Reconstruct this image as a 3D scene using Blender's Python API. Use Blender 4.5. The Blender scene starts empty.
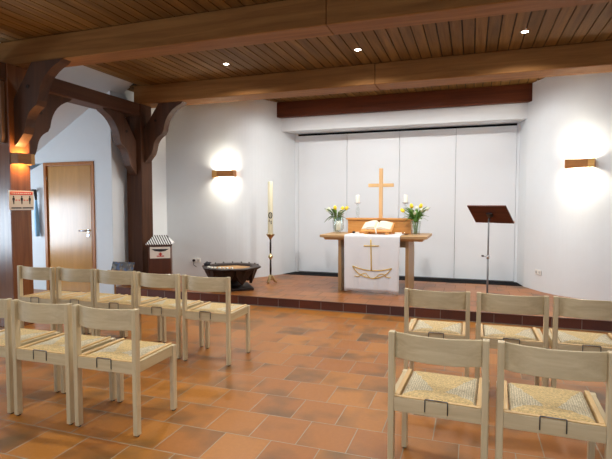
import bpy, bmesh, math, random
from math import sin, cos, pi, radians
from mathutils import Vector, Matrix
from mathutils.geometry import tessellate_polygon
random.seed(7)
S = bpy.context.scene
COL = S.collection

# ------------------------------------------------------------------ materials
def srgb(r, g, b):
    f = lambda c: (c/255/12.92 if c/255 <= .04045 else ((c/255+.055)/1.055)**2.4)
    return (f(r), f(g), f(b), 1)

def new_mat(name):
    m = bpy.data.materials.new(name); m.use_nodes = True
    nt = m.node_tree
    return m, nt, nt.nodes['Principled BSDF']

def nd(nt, typ, **kw):
    n = nt.nodes.new(typ)
    for k, v in kw.items():
        if k in n.inputs: n.inputs[k].default_value = v
        else: setattr(n, k, v)
    return n

def plain(name, col, rough=.5, metal=0, noise=.06, scale=30, spec=.5, emit=None, es=0):
    m, nt, b = new_mat(name)
    tc = nd(nt, 'ShaderNodeTexCoord')
    nz = nd(nt, 'ShaderNodeTexNoise', Scale=scale, Detail=4)
    nt.links.new(tc.outputs['Object'], nz.inputs['Vector'])
    mx = nd(nt, 'ShaderNodeMix', data_type='RGBA')
    mx.inputs[6].default_value = tuple(c*(1-noise) for c in col[:3])+(1,)
    mx.inputs[7].default_value = tuple(min(1, c*(1+noise)) for c in col[:3])+(1,)
    nt.links.new(nz.outputs['Fac'], mx.inputs[0])
    nt.links.new(mx.outputs[2], b.inputs['Base Color'])
    b.inputs['Roughness'].default_value = rough
    b.inputs['Metallic'].default_value = metal
    b.inputs['Specular IOR Level'].default_value = spec
    if emit:
        b.inputs['Emission Color'].default_value = emit
        b.inputs['Emission Strength'].default_value = es
    return m

def wood(name, c1, c2, axis='X', rough=.45, stretch=14, scale=1.6, bump=.08, board=0, spec=.4, var=.0):
    """grain along the given axis of the object's own coordinates"""
    m, nt, b = new_mat(name)
    tc = nd(nt, 'ShaderNodeTexCoord')
    mp = nd(nt, 'ShaderNodeMapping')
    sc = {'X': (1, stretch, stretch), 'Y': (stretch, 1, stretch), 'Z': (stretch, stretch, 1)}[axis]
    mp.inputs['Scale'].default_value = sc
    nt.links.new(tc.outputs['Object'], mp.inputs['Vector'])
    oi = nd(nt, 'ShaderNodeObjectInfo')
    ad = nd(nt, 'ShaderNodeVectorMath', operation='ADD')
    rs = nd(nt, 'ShaderNodeVectorMath', operation='SCALE'); rs.inputs['Scale'].default_value = 40
    cx = nd(nt, 'ShaderNodeCombineXYZ')
    for k in range(3): nt.links.new(oi.outputs['Random'], cx.inputs[k])
    nt.links.new(cx.outputs[0], rs.inputs[0])
    nt.links.new(mp.outputs[0], ad.inputs[0]); nt.links.new(rs.outputs[0], ad.inputs[1])
    vec = ad.outputs[0]
    n1 = nd(nt, 'ShaderNodeTexNoise', Scale=scale, Detail=6, Roughness=.62, Distortion=.6)
    nt.links.new(vec, n1.inputs['Vector'])
    rp = nd(nt, 'ShaderNodeValToRGB')
    rp.color_ramp.elements[0].position = .32; rp.color_ramp.elements[0].color = c1
    rp.color_ramp.elements[1].position = .68; rp.color_ramp.elements[1].color = c2
    nt.links.new(n1.outputs['Fac'], rp.inputs['Fac'])
    out = rp.outputs['Color']
    if board:
        sx = nd(nt, 'ShaderNodeSeparateXYZ'); nt.links.new(tc.outputs['Object'], sx.inputs[0])
        dv = nd(nt, 'ShaderNodeMath', operation='DIVIDE'); dv.inputs[1].default_value = board
        nt.links.new(sx.outputs[0], dv.inputs[0])
        fl = nd(nt, 'ShaderNodeMath', operation='FLOOR'); nt.links.new(dv.outputs[0], fl.inputs[0])
        wn = nd(nt, 'ShaderNodeTexWhiteNoise', noise_dimensions='1D'); nt.links.new(fl.outputs[0], wn.inputs['W'])
        mr = nd(nt, 'ShaderNodeMapRange'); mr.inputs[3].default_value = 1-var; mr.inputs[4].default_value = 1+var
        nt.links.new(wn.outputs['Value'], mr.inputs[0])
        sc2 = nd(nt, 'ShaderNodeVectorMath', operation='SCALE')
        nt.links.new(out, sc2.inputs[0]); nt.links.new(mr.outputs[0], sc2.inputs['Scale'])
        out = sc2.outputs[0]
    nt.links.new(out, b.inputs['Base Color'])
    b.inputs['Roughness'].default_value = rough
    b.inputs['Specular IOR Level'].default_value = spec
    bp = nd(nt, 'ShaderNodeBump', Strength=bump, Distance=.01)
    nt.links.new(n1.outputs['Fac'], bp.inputs['Height']); nt.links.new(bp.outputs[0], b.inputs['Normal'])
    return m

TW, TH = .314, .329
def tiles(name, ca, cb, cdark, mortar, ox, oy, tw=TW, th=TH, axes='XY', offset=.5, msize=.0065, dark=.75, rough=.36):
    m, nt, b = new_mat(name)
    tc = nd(nt, 'ShaderNodeTexCoord')
    sx = nd(nt, 'ShaderNodeSeparateXYZ'); nt.links.new(tc.outputs['Object'], sx.inputs[0])
    cx = nd(nt, 'ShaderNodeCombineXYZ')
    a1 = nd(nt, 'ShaderNodeMath', operation='ADD'); a1.inputs[1].default_value = ox
    a2 = nd(nt, 'ShaderNodeMath', operation='ADD'); a2.inputs[1].default_value = oy
    nt.links.new(sx.outputs['XYZ'.index(axes[0])], a1.inputs[0]); nt.links.new(sx.outputs['XYZ'.index(axes[1])], a2.inputs[0])
    nt.links.new(a1.outputs[0], cx.inputs[0]); nt.links.new(a2.outputs[0], cx.inputs[1])
    def brick(c1, c2, mo):
        br = nd(nt, 'ShaderNodeTexBrick'); br.offset = offset; br.offset_frequency = 2; br.squash = 1
        br.inputs['Scale'].default_value = 1; br.inputs['Brick Width'].default_value = tw
        br.inputs['Row Height'].default_value = th; br.inputs['Mortar Size'].default_value = msize/2
        br.inputs['Mortar Smooth'].default_value = .2
        br.inputs['Color1'].default_value = c1; br.inputs['Color2'].default_value = c2; br.inputs['Mortar'].default_value = mo
        nt.links.new(cx.outputs[0], br.inputs['Vector']); return br
    br = brick(ca, cb, ca)
    b2 = brick((0, 0, 0, 1), (1, 1, 1, 1), (0, 0, 0, 1))
    # fired smoke flashing: dark clouds, different on every tile
    cs = nd(nt, 'ShaderNodeCombineXYZ')
    nt.links.new(b2.outputs['Color'], cs.inputs[2])
    s1 = nd(nt, 'ShaderNodeVectorMath', operation='SCALE'); s1.inputs['Scale'].default_value = 9
    nt.links.new(cs.outputs[0], s1.inputs[0])
    av = nd(nt, 'ShaderNodeVectorMath', operation='ADD'); nt.links.new(cx.outputs[0], av.inputs[0]); nt.links.new(s1.outputs[0], av.inputs[1])
    nz = nd(nt, 'ShaderNodeTexNoise', Scale=2.6, Detail=2); nt.links.new(av.outputs[0], nz.inputs['Vector'])
    rp = nd(nt, 'ShaderNodeValToRGB'); rp.color_ramp.elements[0].position = .5; rp.color_ramp.elements[1].position = .72
    nt.links.new(nz.outputs['Fac'], rp.inputs['Fac'])
    ml = nd(nt, 'ShaderNodeMath', operation='MULTIPLY'); ml.inputs[1].default_value = dark; nt.links.new(rp.outputs['Color'], ml.inputs[0])
    mx = nd(nt, 'ShaderNodeMix', data_type='RGBA'); mx.inputs[7].default_value = cdark
    nt.links.new(ml.outputs[0], mx.inputs[0]); nt.links.new(br.outputs['Color'], mx.inputs[6])
    n2 = nd(nt, 'ShaderNodeTexNoise', Scale=40, Detail=3); nt.links.new(cx.outputs[0], n2.inputs['Vector'])
    m0 = nd(nt, 'ShaderNodeMapRange'); m0.inputs[3].default_value = .88; m0.inputs[4].default_value = 1.12
    nt.links.new(n2.outputs['Fac'], m0.inputs[0])
    sc = nd(nt, 'ShaderNodeVectorMath', operation='SCALE'); nt.links.new(mx.outputs[2], sc.inputs[0]); nt.links.new(m0.outputs[0], sc.inputs['Scale'])
    m2 = nd(nt, 'ShaderNodeMix', data_type='RGBA'); m2.inputs[7].default_value = mortar
    nt.links.new(br.outputs['Fac'], m2.inputs[0]); nt.links.new(sc.outputs[0], m2.inputs[6])
    nt.links.new(m2.outputs[2], b.inputs['Base Color'])
    mr = nd(nt, 'ShaderNodeMapRange'); mr.inputs[3].default_value = rough; mr.inputs[4].default_value = .8
    nt.links.new(br.outputs['Fac'], mr.inputs[0]); nt.links.new(mr.outputs[0], b.inputs['Roughness'])
    iv = nd(nt, 'ShaderNodeMath', operation='SUBTRACT'); iv.inputs[0].default_value = 1; nt.links.new(br.outputs['Fac'], iv.inputs[1])
    hs = nd(nt, 'ShaderNodeMath', operation='MULTIPLY_ADD'); hs.inputs[1].default_value = .12
    nt.links.new(nz.outputs['Fac'], hs.inputs[0]); nt.links.new(iv.outputs[0], hs.inputs[2])
    bp = nd(nt, 'ShaderNodeBump', Strength=.35, Distance=.004)
    nt.links.new(hs.outputs[0], bp.inputs['Height']); nt.links.new(bp.outputs[0], b.inputs['Normal'])
    b.inputs['Specular IOR Level'].default_value = .35
    return m

def glass(name, tint=(1, 1, 1, 1), mixf=.22):
    m, nt, b = new_mat(name)
    nt.nodes.remove(b)
    out = nt.nodes['Material Output']
    tr = nd(nt, 'ShaderNodeBsdfTransparent'); tr.inputs[0].default_value = tint
    gl = nd(nt, 'ShaderNodeBsdfGlossy'); gl.inputs['Roughness'].default_value = .08
    fr = nd(nt, 'ShaderNodeLayerWeight'); fr.inputs[0].default_value = .5
    pw = nd(nt, 'ShaderNodeMath', operation='POWER'); pw.inputs[1].default_value = 3; nt.links.new(fr.outputs['Facing'], pw.inputs[0])
    ad = nd(nt, 'ShaderNodeMath', operation='MULTIPLY_ADD'); ad.inputs[1].default_value = .55; ad.inputs[2].default_value = .05
    nt.links.new(pw.outputs[0], ad.inputs[0])
    mx = nd(nt, 'ShaderNodeMixShader')
    nt.links.new(ad.outputs[0], mx.inputs[0]); nt.links.new(tr.outputs[0], mx.inputs[1]); nt.links.new(gl.outputs[0], mx.inputs[2])
    nt.links.new(mx.outputs[0], out.inputs[0])
    return m

def rush(name):
    """woven straw: golden front and rear, paler sides paint the strand sheen as colour, strands running round the frame"""
    m, nt, b = new_mat(name)
    tc = nd(nt, 'ShaderNodeTexCoord')
    sx = nd(nt, 'ShaderNodeSeparateXYZ'); nt.links.new(tc.outputs['Object'], sx.inputs[0])
    def M(op, a, bb=None, c=None):
        n = nd(nt, 'ShaderNodeMath', operation=op)
        for i, v in enumerate((a, bb, c)):
            if v is None: continue
            if isinstance(v, (int, float)): n.inputs[i].default_value = v
            else: nt.links.new(v, n.inputs[i])
        return n.outputs[0]
    wob = nd(nt, 'ShaderNodeTexNoise', Scale=30, Detail=2); nt.links.new(tc.outputs['Object'], wob.inputs['Vector'])
    w = M('MULTIPLY', M('SUBTRACT', wob.outputs['Fac'], .5), .03)
    ax = M('ADD', M('ABSOLUTE', sx.outputs[0]), w)
    y = sx.outputs[1]
    # front field: |x| < .05 + (y-.13)*.42 ; rear field: y < .13 - 2.6 x^2
    f1 = M('LESS_THAN', ax, M('MULTIPLY_ADD', M('SUBTRACT', y, .15), .47, .04))
    r1 = M('LESS_THAN', M('ADD', y, w), M('MULTIPLY_ADD', M('MULTIPLY', ax, ax), -2.4, .135))
    gold = M('MAXIMUM', f1, r1)
    # strands
    def strand(comp, sc):
        n = M('MULTIPLY', comp, sc)
        return M('ABSOLUTE', M('SINE', n))
    jx = nd(nt, 'ShaderNodeTexNoise', Scale=60, Detail=2); nt.links.new(tc.outputs['Object'], jx.inputs['Vector'])
    jj = M('MULTIPLY', jx.outputs['Fac'], .012)
    sy = strand(M('ADD', y, jj), 270); sxx = strand(M('ADD', sx.outputs[0], jj), 270)
    tw = strand(M('ADD', M('ADD', sx.outputs[0], y), jj), 330)
    h = M('ADD', M('MULTIPLY', sy, gold), M('MULTIPLY', sxx, M('SUBTRACT', 1, gold)))
    h = M('MULTIPLY', h, M('MULTIPLY_ADD', tw, .5, .5))
    fine = nd(nt, 'ShaderNodeTexNoise', Scale=95, Detail=4); nt.links.new(tc.outputs['Object'], fine.inputs['Vector'])
    c1 = nd(nt, 'ShaderNodeMix', data_type='RGBA')
    c1.inputs[6].default_value = srgb(204, 190, 156); c1.inputs[7].default_value = srgb(212, 182, 122)  # two tones paint in how strand direction changes the sheen
    nt.links.new(gold, c1.inputs[0])
    c2 = nd(nt, 'ShaderNodeVectorMath', operation='SCALE'); nt.links.new(c1.outputs[2], c2.inputs[0])
    mr = M('MULTIPLY', M('MULTIPLY_ADD', h, .5, .58), M('MULTIPLY_ADD', fine.outputs['Fac'], 1.5, .25))
    nt.links.new(mr, c2.inputs['Scale'])
    nt.links.new(c2.outputs[0], b.inputs['Base Color'])
    b.inputs['Roughness'].default_value = .6
    bp = nd(nt, 'ShaderNodeBump', Strength=.7, Distance=.004)
    nt.links.new(h, bp.inputs['Height']); nt.links.new(bp.outputs[0], b.inputs['Normal'])
    return m

def stripes(name, ca, cb, axis, freq):
    m, nt, b = new_mat(name)
    tc = nd(nt, 'ShaderNodeTexCoord')
    sx = nd(nt, 'ShaderNodeSeparateXYZ'); nt.links.new(tc.outputs['Object'], sx.inputs[0])
    mu = nd(nt, 'ShaderNodeMath', operation='MULTIPLY_ADD'); mu.inputs[1].default_value = freq
    nt.links.new(sx.outputs[axis], mu.inputs[0])
    ad = nd(nt, 'ShaderNodeMath', operation='MULTIPLY'); ad.inputs[1].default_value = freq*.6
    nt.links.new(sx.outputs[2], ad.inputs[0]); nt.links.new(ad.outputs[0], mu.inputs[2])
    sn = nd(nt, 'ShaderNodeMath', operation='SINE'); nt.links.new(mu.outputs[0], sn.inputs[0])
    gt = nd(nt, 'ShaderNodeMath', operation='GREATER_THAN'); gt.inputs[1].default_value = .1; nt.links.new(sn.outputs[0], gt.inputs[0])
    mx = nd(nt, 'ShaderNodeMix', data_type='RGBA'); mx.inputs[6].default_value = ca; mx.inputs[7].default_value = cb
    nt.links.new(gt.outputs[0], mx.inputs[0]); nt.links.new(mx.outputs[2], b.inputs['Base Color'])
    b.inputs['Roughness'].default_value = .6
    return m

def cellmix(name, cols, scale):
    m, nt, b = new_mat(name)
    tc = nd(nt, 'ShaderNodeTexCoord')
    vo = nd(nt, 'ShaderNodeTexVoronoi', Scale=scale); nt.links.new(tc.outputs['Object'], vo.inputs['Vector'])
    rp = nd(nt, 'ShaderNodeValToRGB'); rp.color_ramp.interpolation = 'CONSTANT'
    e = rp.color_ramp.elements
    while len(e) < len(cols): e.new(.5)
    for i, c in enumerate(cols): e[i].position = i/len(cols); e[i].color = c
    sp = nd(nt, 'ShaderNodeSeparateColor'); nt.links.new(vo.outputs['Color'], sp.inputs[0])
    nt.links.new(sp.outputs[0], rp.inputs['Fac']); nt.links.new(rp.outputs[0], b.inputs['Base Color'])
    b.inputs['Roughness'].default_value = .35
    return m

M = {}
M['plaster'] = plain('plaster', srgb(221, 226, 229), .85, noise=.02, scale=8, spec=.2)
M['panel'] = plain('white_panel', srgb(228, 233, 237), .5, noise=.01, scale=5, spec=.3)
M['black'] = plain('black', srgb(14, 13, 14), .8, noise=.1, spec=.1)
BM1, BM2 = srgb(122, 80, 41), srgb(150, 105, 58)
M['beamX'] = wood('beam_timber', BM1, BM2, 'X', .62, 16, .9, .06, spec=.12)
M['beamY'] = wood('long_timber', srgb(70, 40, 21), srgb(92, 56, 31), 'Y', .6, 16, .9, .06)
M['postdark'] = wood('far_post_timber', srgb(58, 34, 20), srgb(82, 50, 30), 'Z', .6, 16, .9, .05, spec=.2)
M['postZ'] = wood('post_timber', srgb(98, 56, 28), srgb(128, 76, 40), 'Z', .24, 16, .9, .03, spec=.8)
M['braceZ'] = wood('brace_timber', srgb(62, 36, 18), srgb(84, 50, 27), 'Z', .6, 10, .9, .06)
M['ceil'] = wood('ceiling_boards', srgb(94, 66, 32), srgb(130, 95, 49), 'Y', .62, 18, .8, .05, board=.1312, var=.16, spec=.12)
M['groove'] = plain('groove_dark', srgb(38, 24, 14), .8)
M['redbeam'] = wood('dark_red_timber', srgb(78, 38, 18), srgb(100, 50, 24), 'X', .5, 16, .9, .05, spec=.2)
T1, T2, TD, TM = srgb(167, 108, 42), srgb(150, 92, 36), srgb(80, 64, 38), srgb(150, 140, 122)
M['floor'] = tiles('floor_tiles', T1, T2, TD, TM, 1.463+.314*40, -2.665+.329*30)
M['dais'] = tiles('dais_tiles', srgb(160, 100, 44), srgb(142, 84, 38), TD, srgb(130, 104, 84), 1.49+.314*40, -6.27+.329*30, rough=.34)
M['riser'] = tiles('riser_tiles', srgb(122, 70, 50), srgb(98, 62, 56), srgb(66, 50, 50), srgb(158, 148, 136), 1.63+.318*40, .02, .318, .3, 'XZ', offset=0, dark=.5)
M['chair'] = wood('chair_beech', srgb(192, 173, 136), srgb(212, 195, 158), 'Z', .33, 12, 2.2, .02, spec=.5)
M['chairX'] = wood('chair_beech_across', srgb(190, 171, 134), srgb(211, 194, 157), 'X', .33, 12, 2.2, .02, spec=.5)
M['chairY'] = wood('chair_beech_side', srgb(180, 160, 120), srgb(200, 182, 142), 'Y', .4, 12, 2.2, .02)
M['strip'] = wood('seat_edge_wood', srgb(196, 160, 106), srgb(212, 178, 124), 'Y', .45, 12, 2.2, .02)
M['rush'] = rush('woven_rush')
M['steel'] = plain('steel', srgb(200, 200, 202), .22, 1, .03)
M['polesteel'] = plain('grey_pole', srgb(128, 130, 132), .5, .3, .03)
M['darksteel'] = plain('dark_steel', srgb(90, 92, 96), .3, .9, .05)
M['oakX'] = wood('altar_oak', srgb(168, 130, 86), srgb(196, 160, 112), 'X', .45, 12, 1.6, .04)
M['oakZ'] = wood('altar_oak_leg', srgb(162, 126, 84), srgb(190, 154, 108), 'Z', .45, 12, 1.6, .04)
M['honeyX'] = wood('honey_wood', srgb(202, 136, 66), srgb(222, 160, 88), 'X', .4, 12, 1.6, .03)
M['honeyZ'] = wood('honey_wood_up', srgb(204, 164, 114), srgb(220, 180, 130), 'Z', .4, 12, 1.6, .03)
M['crossX'] = wood('cross_wood', srgb(204, 164, 110), srgb(220, 180, 126), 'X', .4, 12, 1.6, .03)
M['linen'] = plain('linen', srgb(236, 238, 240), .85, noise=.03, scale=90, spec=.2)
M['gold'] = plain('gold_thread', srgb(214, 178, 84), .5, .1, .1, 120)
M['paper'] = plain('paper', srgb(228, 214, 190), .75, noise=.03)
M['wax'] = plain('wax', srgb(240, 236, 222), .45, noise=.02)
M['waxold'] = plain('wax_cream', srgb(226, 220, 190), .45, noise=.03)
M['glass'] = glass('clear_glass', (.95, .97, .96, 1))
M['water'] = glass('vase_water', (.80, .88, .70, 1))
M['brass'] = plain('brass', srgb(206, 186, 140), .28, 1, .05)
M['lacquer'] = plain('black_lacquer', srgb(36, 24, 20), .25, 0, .2)
M['darkwood'] = wood('dark_carved_wood', srgb(26, 16, 12), srgb(46, 26, 18), 'Z', .5, 8, 2, .08)
M['mahog'] = wood('mahogany', srgb(66, 34, 20), srgb(90, 46, 26), 'Z', .35, 10, 1.4, .04)
M['lect'] = wood('lectern_board', srgb(72, 34, 22), srgb(94, 46, 30), 'X', .4, 12, 1.4, .03)
M['sand'] = plain('sand', srgb(176, 136, 90), .95, noise=.2, scale=150)
M['door'] = wood('door_veneer', srgb(172, 122, 58), srgb(190, 138, 70), 'Z', .22, 9, 1.1, .012, spec=.8)
M['doorframe'] = wood('door_frame', srgb(158, 98, 48), srgb(176, 114, 58), 'Z', .35, 10, 1.1, .03)
M['sconce'] = wood('sconce_wood', srgb(140, 90, 42), srgb(166, 110, 56), 'X', .4, 12, 2, .03)
M['sconcelight'] = wood('sconce_light_wood', srgb(190, 142, 74), srgb(206, 160, 92), 'X', .4, 12, 2, .03)
M['bulb'] = plain('lamp_bulb', (1, 1, 1, 1), .5, emit=(1, .86, .66, 1), es=12)
M['spot'] = plain('spot_lens', (1, 1, 1, 1), .5, emit=(1, .93, .82, 1), es=30)
M['whiteplastic'] = plain('white_plastic', srgb(228, 226, 220), .35, noise=.01)
M['signwhite'] = plain('sign_white', srgb(226, 218, 206), .45, noise=.02)
M['signred'] = plain('sign_red', srgb(214, 74, 54), .5, noise=.03)
M['ink'] = plain('ink', srgb(24, 22, 26), .6)
M['red'] = plain('red_ink', srgb(190, 50, 40), .6)
M['roofstripe'] = stripes('striped_lid', srgb(226, 226, 226), srgb(56, 56, 58), 0, 170)
M['leaflets'] = cellmix('leaflet_print', [srgb(46, 44, 46), srgb(104, 96, 84), srgb(60, 50, 42), srgb(128, 92, 52), srgb(34, 28, 26), srgb(48, 66, 100), srgb(70, 52, 40)], 26)
M['leafgreen'] = plain('tulip_leaf', srgb(78, 122, 44), .5, noise=.3, scale=30)
M['stem'] = plain('tulip_stem', srgb(112, 150, 66), .5, noise=.15)
M['yellow'] = plain('yellow_petal', srgb(246, 214, 50), .5, noise=.08)
M['whitepetal'] = plain('white_petal', srgb(226, 230, 202), .5, noise=.05)
M['bluecloth'] = plain('blue_cloth', srgb(132, 186, 222), .5, noise=.1)
M['greywood'] = wood('grey_panel_wood', srgb(96, 70, 50), srgb(120, 90, 66), 'Z', .35, 14, 1, .03)

# ------------------------------------------------------------------ mesh helpers
def box(bm, x0, x1, y0, y1, z0, z1, bev=0, seg=2, mat=None):
    r = bmesh.ops.create_cube(bm, size=1)
    vs = r['verts']
    for v in vs:
        v.co = Vector(((x0+x1)/2+v.co.x*(x1-x0), (y0+y1)/2+v.co.y*(y1-y0), (z0+z1)/2+v.co.z*(z1-z0)))
    fs = set(f for v in vs for f in v.link_faces)
    if mat is not None:
        for f in fs: f.material_index = mat
    if bev > 0:
        es = list(set(e for v in vs for e in v.link_edges))
        bmesh.ops.bevel(bm, geom=es, offset=bev, segments=seg, profile=.5, affect='EDGES')

def prism(bm, pts, fn0, fn1, smooth=False):
    """closed polygon of 2-D points swept between two placements"""
    a = [bm.verts.new(fn0(p)) for p in pts]; b = [bm.verts.new(fn1(p)) for p in pts]
    n = len(pts)
    f = [bm.faces.new(a[::-1]), bm.faces.new(b)]
    for i in range(n): f.append(bm.faces.new((a[i], a[(i+1) % n], b[(i+1) % n], b[i])))
    bmesh.ops.recalc_face_normals(bm, faces=f)
    return f

def tube(bm, pts, r, seg=8, caps=True):
    pts = [Vector(p) for p in pts]; rs = r if isinstance(r, (list, tuple)) else [r]*len(pts)
    rings = []; prev = None
    for i, p in enumerate(pts):
        t = (pts[min(i+1, len(pts)-1)]-pts[max(i-1, 0)]).normalized()
        if prev is None:
            n = t.orthogonal().normalized()
        else:
            n = (prev-t*prev.dot(t)); n = n.normalized() if n.length > 1e-6 else t.orthogonal().normalized()
        prev = n; bt = t.cross(n)
        rings.append([bm.verts.new(p+(n*cos(2*pi*k/seg)+bt*sin(2*pi*k/seg))*rs[i]) for k in range(seg)])
    for i in range(len(rings)-1):
        for k in range(seg):
            f = bm.faces.new((rings[i][k], rings[i][(k+1) % seg], rings[i+1][(k+1) % seg], rings[i+1][k])); f.smooth = True
    if caps:
        bm.faces.new(rings[0][::-1]); bm.faces.new(rings[-1])

def lathe(bm, prof, c=(0, 0, 0), seg=24, smooth=True, rot=0):
    rings = []; closed = prof[0] == prof[-1]
    for r, z in prof:
        if r < 1e-5: rings.append([bm.verts.new((c[0], c[1], c[2]+z))])
        else: rings.append([bm.verts.new((c[0]+r*cos(2*pi*k/seg+rot), c[1]+r*sin(2*pi*k/seg+rot), c[2]+z)) for k in range(seg)])
    for a, b in zip(rings, rings[1:]):
        for k in range(seg):
            k2 = (k+1) % seg
            if len(a) == 1 and len(b) == 1: continue
            if len(a) == 1: f = bm.faces.new((a[0], b[k2], b[k]))
            elif len(b) == 1: f = bm.faces.new((a[k], a[k2], b[0]))
            else: f = bm.faces.new((a[k], a[k2], b[k2], b[k]))
            f.smooth = smooth
    if closed: return
    if len(rings[0]) > 1: bm.faces.new(rings[0][::-1])
    if len(rings[-1]) > 1: bm.faces.new(rings[-1])

def obj(name, bm, mat, parent=None, loc=None, label=None):
    bmesh.ops.recalc_face_normals(bm, faces=bm.faces[:])
    me = bpy.data.meshes.new(name); bm.to_mesh(me); bm.free()
    for m in (mat if isinstance(mat, (list, tuple)) else [mat]): me.materials.append(M[m] if isinstance(m, str) else m)
    o = bpy.data.objects.new(name, me); COL.objects.link(o)
    if parent: o.parent = parent
    if loc: o.location = loc
    if label: o['label'] = label
    return o

def bx(name, mat, x0, x1, y0, y1, z0, z1, parent=None, bev=0, label=None):
    bm = bmesh.new(); box(bm, x0, x1, y0, y1, z0, z1, bev)
    return obj(name, bm, mat, parent, label=label)

def thing(name, label, cat, loc=(0, 0, 0), rz=0, group=None):
    o = bpy.data.objects.new(name, None); COL.objects.link(o)
    o.empty_display_size = .1
    o.location = loc; o.rotation_euler = (0, 0, rz)
    o['label'] = label; o['category'] = cat
    if group: o['group'] = group
    return o

def tag(o, label, cat, group=None):
    o['label'] = label; o['category'] = cat
    if group: o['group'] = group
    return o

def struct(o):
    o['kind'] = 'structure'; return o

def copy_thing(root, loc, rz, label):
    r = root.copy(); COL.objects.link(r); r.location = loc; r.rotation_euler = (0, 0, rz); r['label'] = label
    for ch in list(root.children):
        c = ch.copy(); COL.objects.link(c); c.parent = r
        for g in list(ch.children):
            d = g.copy(); COL.objects.link(d); d.parent = c
    return r

# ------------------------------------------------------------------ the room
DZ = .13            # height of the chancel step
STEP = 6.27         # front of the step
ZC, ZB = 3.365, 3.085
XR, XA = 2.6, -8.2   # right wall, outer aisle wall
YB = -3.6           # wall behind the viewer

struct(bx('floor', 'floor', XA-.1, XR+.1, YB-.1, STEP+.02, -.12, 0))
bm = bmesh.new()
poly = [(-5.5, STEP), (XR, STEP), (XR, 7.3), (1.3, 7.75), (.81, 8.52), (.81, 8.95), (-3.45, 8.95), (-3.45, 8.5), (-3.8, 7.75), (-5.5, 7.75)]
prism(bm, poly, lambda p: (p[0], p[1], -.1), lambda p: (p[0], p[1], DZ))
dais = struct(obj('floor_chancel', bm, 'dais'))
bm = bmesh.new(); box(bm, -5.44, XR, STEP-.012, STEP+.0, .0, DZ-.012)
struct(obj('trim_1', bm, 'riser'))
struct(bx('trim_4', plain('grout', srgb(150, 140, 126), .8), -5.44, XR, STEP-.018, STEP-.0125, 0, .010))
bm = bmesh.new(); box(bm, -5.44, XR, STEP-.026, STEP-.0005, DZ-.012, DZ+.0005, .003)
struct(obj('trim_2', bm, plain('step_nosing_shaded', srgb(88, 50, 34), .5, noise=.15, scale=12)))  # nosing edge, its dark brown also paints the shade line there

# nave ceiling: individual boards with open grooves, backing above
BW = .1312
def boards(name, x0, x1, y0, y1):
    bm = bmesh.new()
    k0 = math.floor(x0/BW); k1 = math.ceil(x1/BW)
    for k in range(k0, k1):
        a, b = max(x0, k*BW+.0065), min(x1, (k+1)*BW-.0065)
        if b-a > .01: box(bm, a, b, y0, y1, ZC, ZC+.02, 0, mat=0)
    box(bm, x0, x1, y0, y1, ZC+.016, ZC+.4, 0, mat=1)
    return struct(obj(name, bm, ['ceil', 'groove']))
boards('ceiling', -5.07, XR+.1, 4.4, 6.5)
boards('ceiling_front', -5.28, XR+.1, YB-.1, 4.4)
boards('ceiling_chancel', -5.5, XR+.1, 6.5, 9.1)

# sloped plaster ceiling of the side aisle
bm = bmesh.new()
zs = lambda x: 3.03+(x+5.85)*.59
pr = [(-5.07, zs(-5.07)), (XA-.1, zs(XA-.1)), (XA-.1, zs(XA-.1)+.2), (-5.07, zs(-5.07)+.2)]
prism(bm, pr, lambda p: (p[0], YB-.1, p[1]), lambda p: (p[0], 6.52, p[1]))
struct(obj('ceiling_aisle', bm, 'plaster'))

def wall(name, pts, y0, y1, z0=0, mat='plaster'):
    bm = bmesh.new(); prism(bm, pts, lambda p: (p[0], y0, p[1]), lambda p: (p[0], y1, p[1])); return struct(obj(name, bm, mat))
def vwall(name, foot, z0, z1, mat='plaster'):
    bm = bmesh.new(); prism(bm, foot, lambda p: (p[0], p[1], z0), lambda p: (p[0], p[1], z1)); return struct(obj(name, bm, mat))

# wall with the door at the end of the aisle, with an opening for the door
DX0, DX1, DZ1, YD = -6.86, -5.80, 2.165, 6.25
bm = bmesh.new()
for pts in ([(XA, 0), (DX0, 0), (DX0, DZ1), (XA, min(DZ1, zs(XA)))],
            [(DX1, 0), (-5.455, 0), (-5.455, DZ1), (DX1, DZ1)],
            [(XA, zs(XA)-.01), (-7.3, DZ1), (-5.455, DZ1), (-5.455, zs(-5.455)+.05), (XA, zs(XA)+.05)]):
    prism(bm, pts, lambda p: (p[0], YD, p[1]), lambda p: (p[0], YD+.18, p[1]))
struct(obj('wall_aisle', bm, 'plaster'))
vwall('wall_left', [(-5.449, YD+.002), (-5.449, 7.72), (-5.62, 7.72), (-5.62, YD+.002)], -.02, ZC+.1)
# walls either side of the altar recess, with their diagonal returns
def rounded(p, c, q, r=.5, n=14):
    p, c, q = Vector(p), Vector(c), Vector(q); a = c+(p-c).normalized()*r; b = c+(q-c).normalized()*r
    return [tuple(a*(1-t)**2+c*2*t*(1-t)+b*t*t) for t in [i/n for i in range(n+1)]]
vwall('wall_back_left', [(-5.6, 7.7)]+rounded((-5.6, 7.7), (-3.765, 7.7), (-3.42, 8.47))+[(-3.42, 8.47), (-3.30, 8.86), (-3.30, 9.05), (-5.6, 9.05)], -.05, ZC+.02)
vwall('wall_back_right', [(XR+.1, 7.18)]+rounded((XR+.1, 7.18), (1.175, 7.7), (.815, 8.47))+[(.815, 8.47), (.745, 8.86), (.745, 9.05), (XR+.1, 9.05)], -.05, ZC+.02)
bx('wall_back', 'plaster', -3.42, .815, 8.47, 9.05, 2.84, ZC+.02)
struct(bpy.data.objects['wall_back'])
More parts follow.
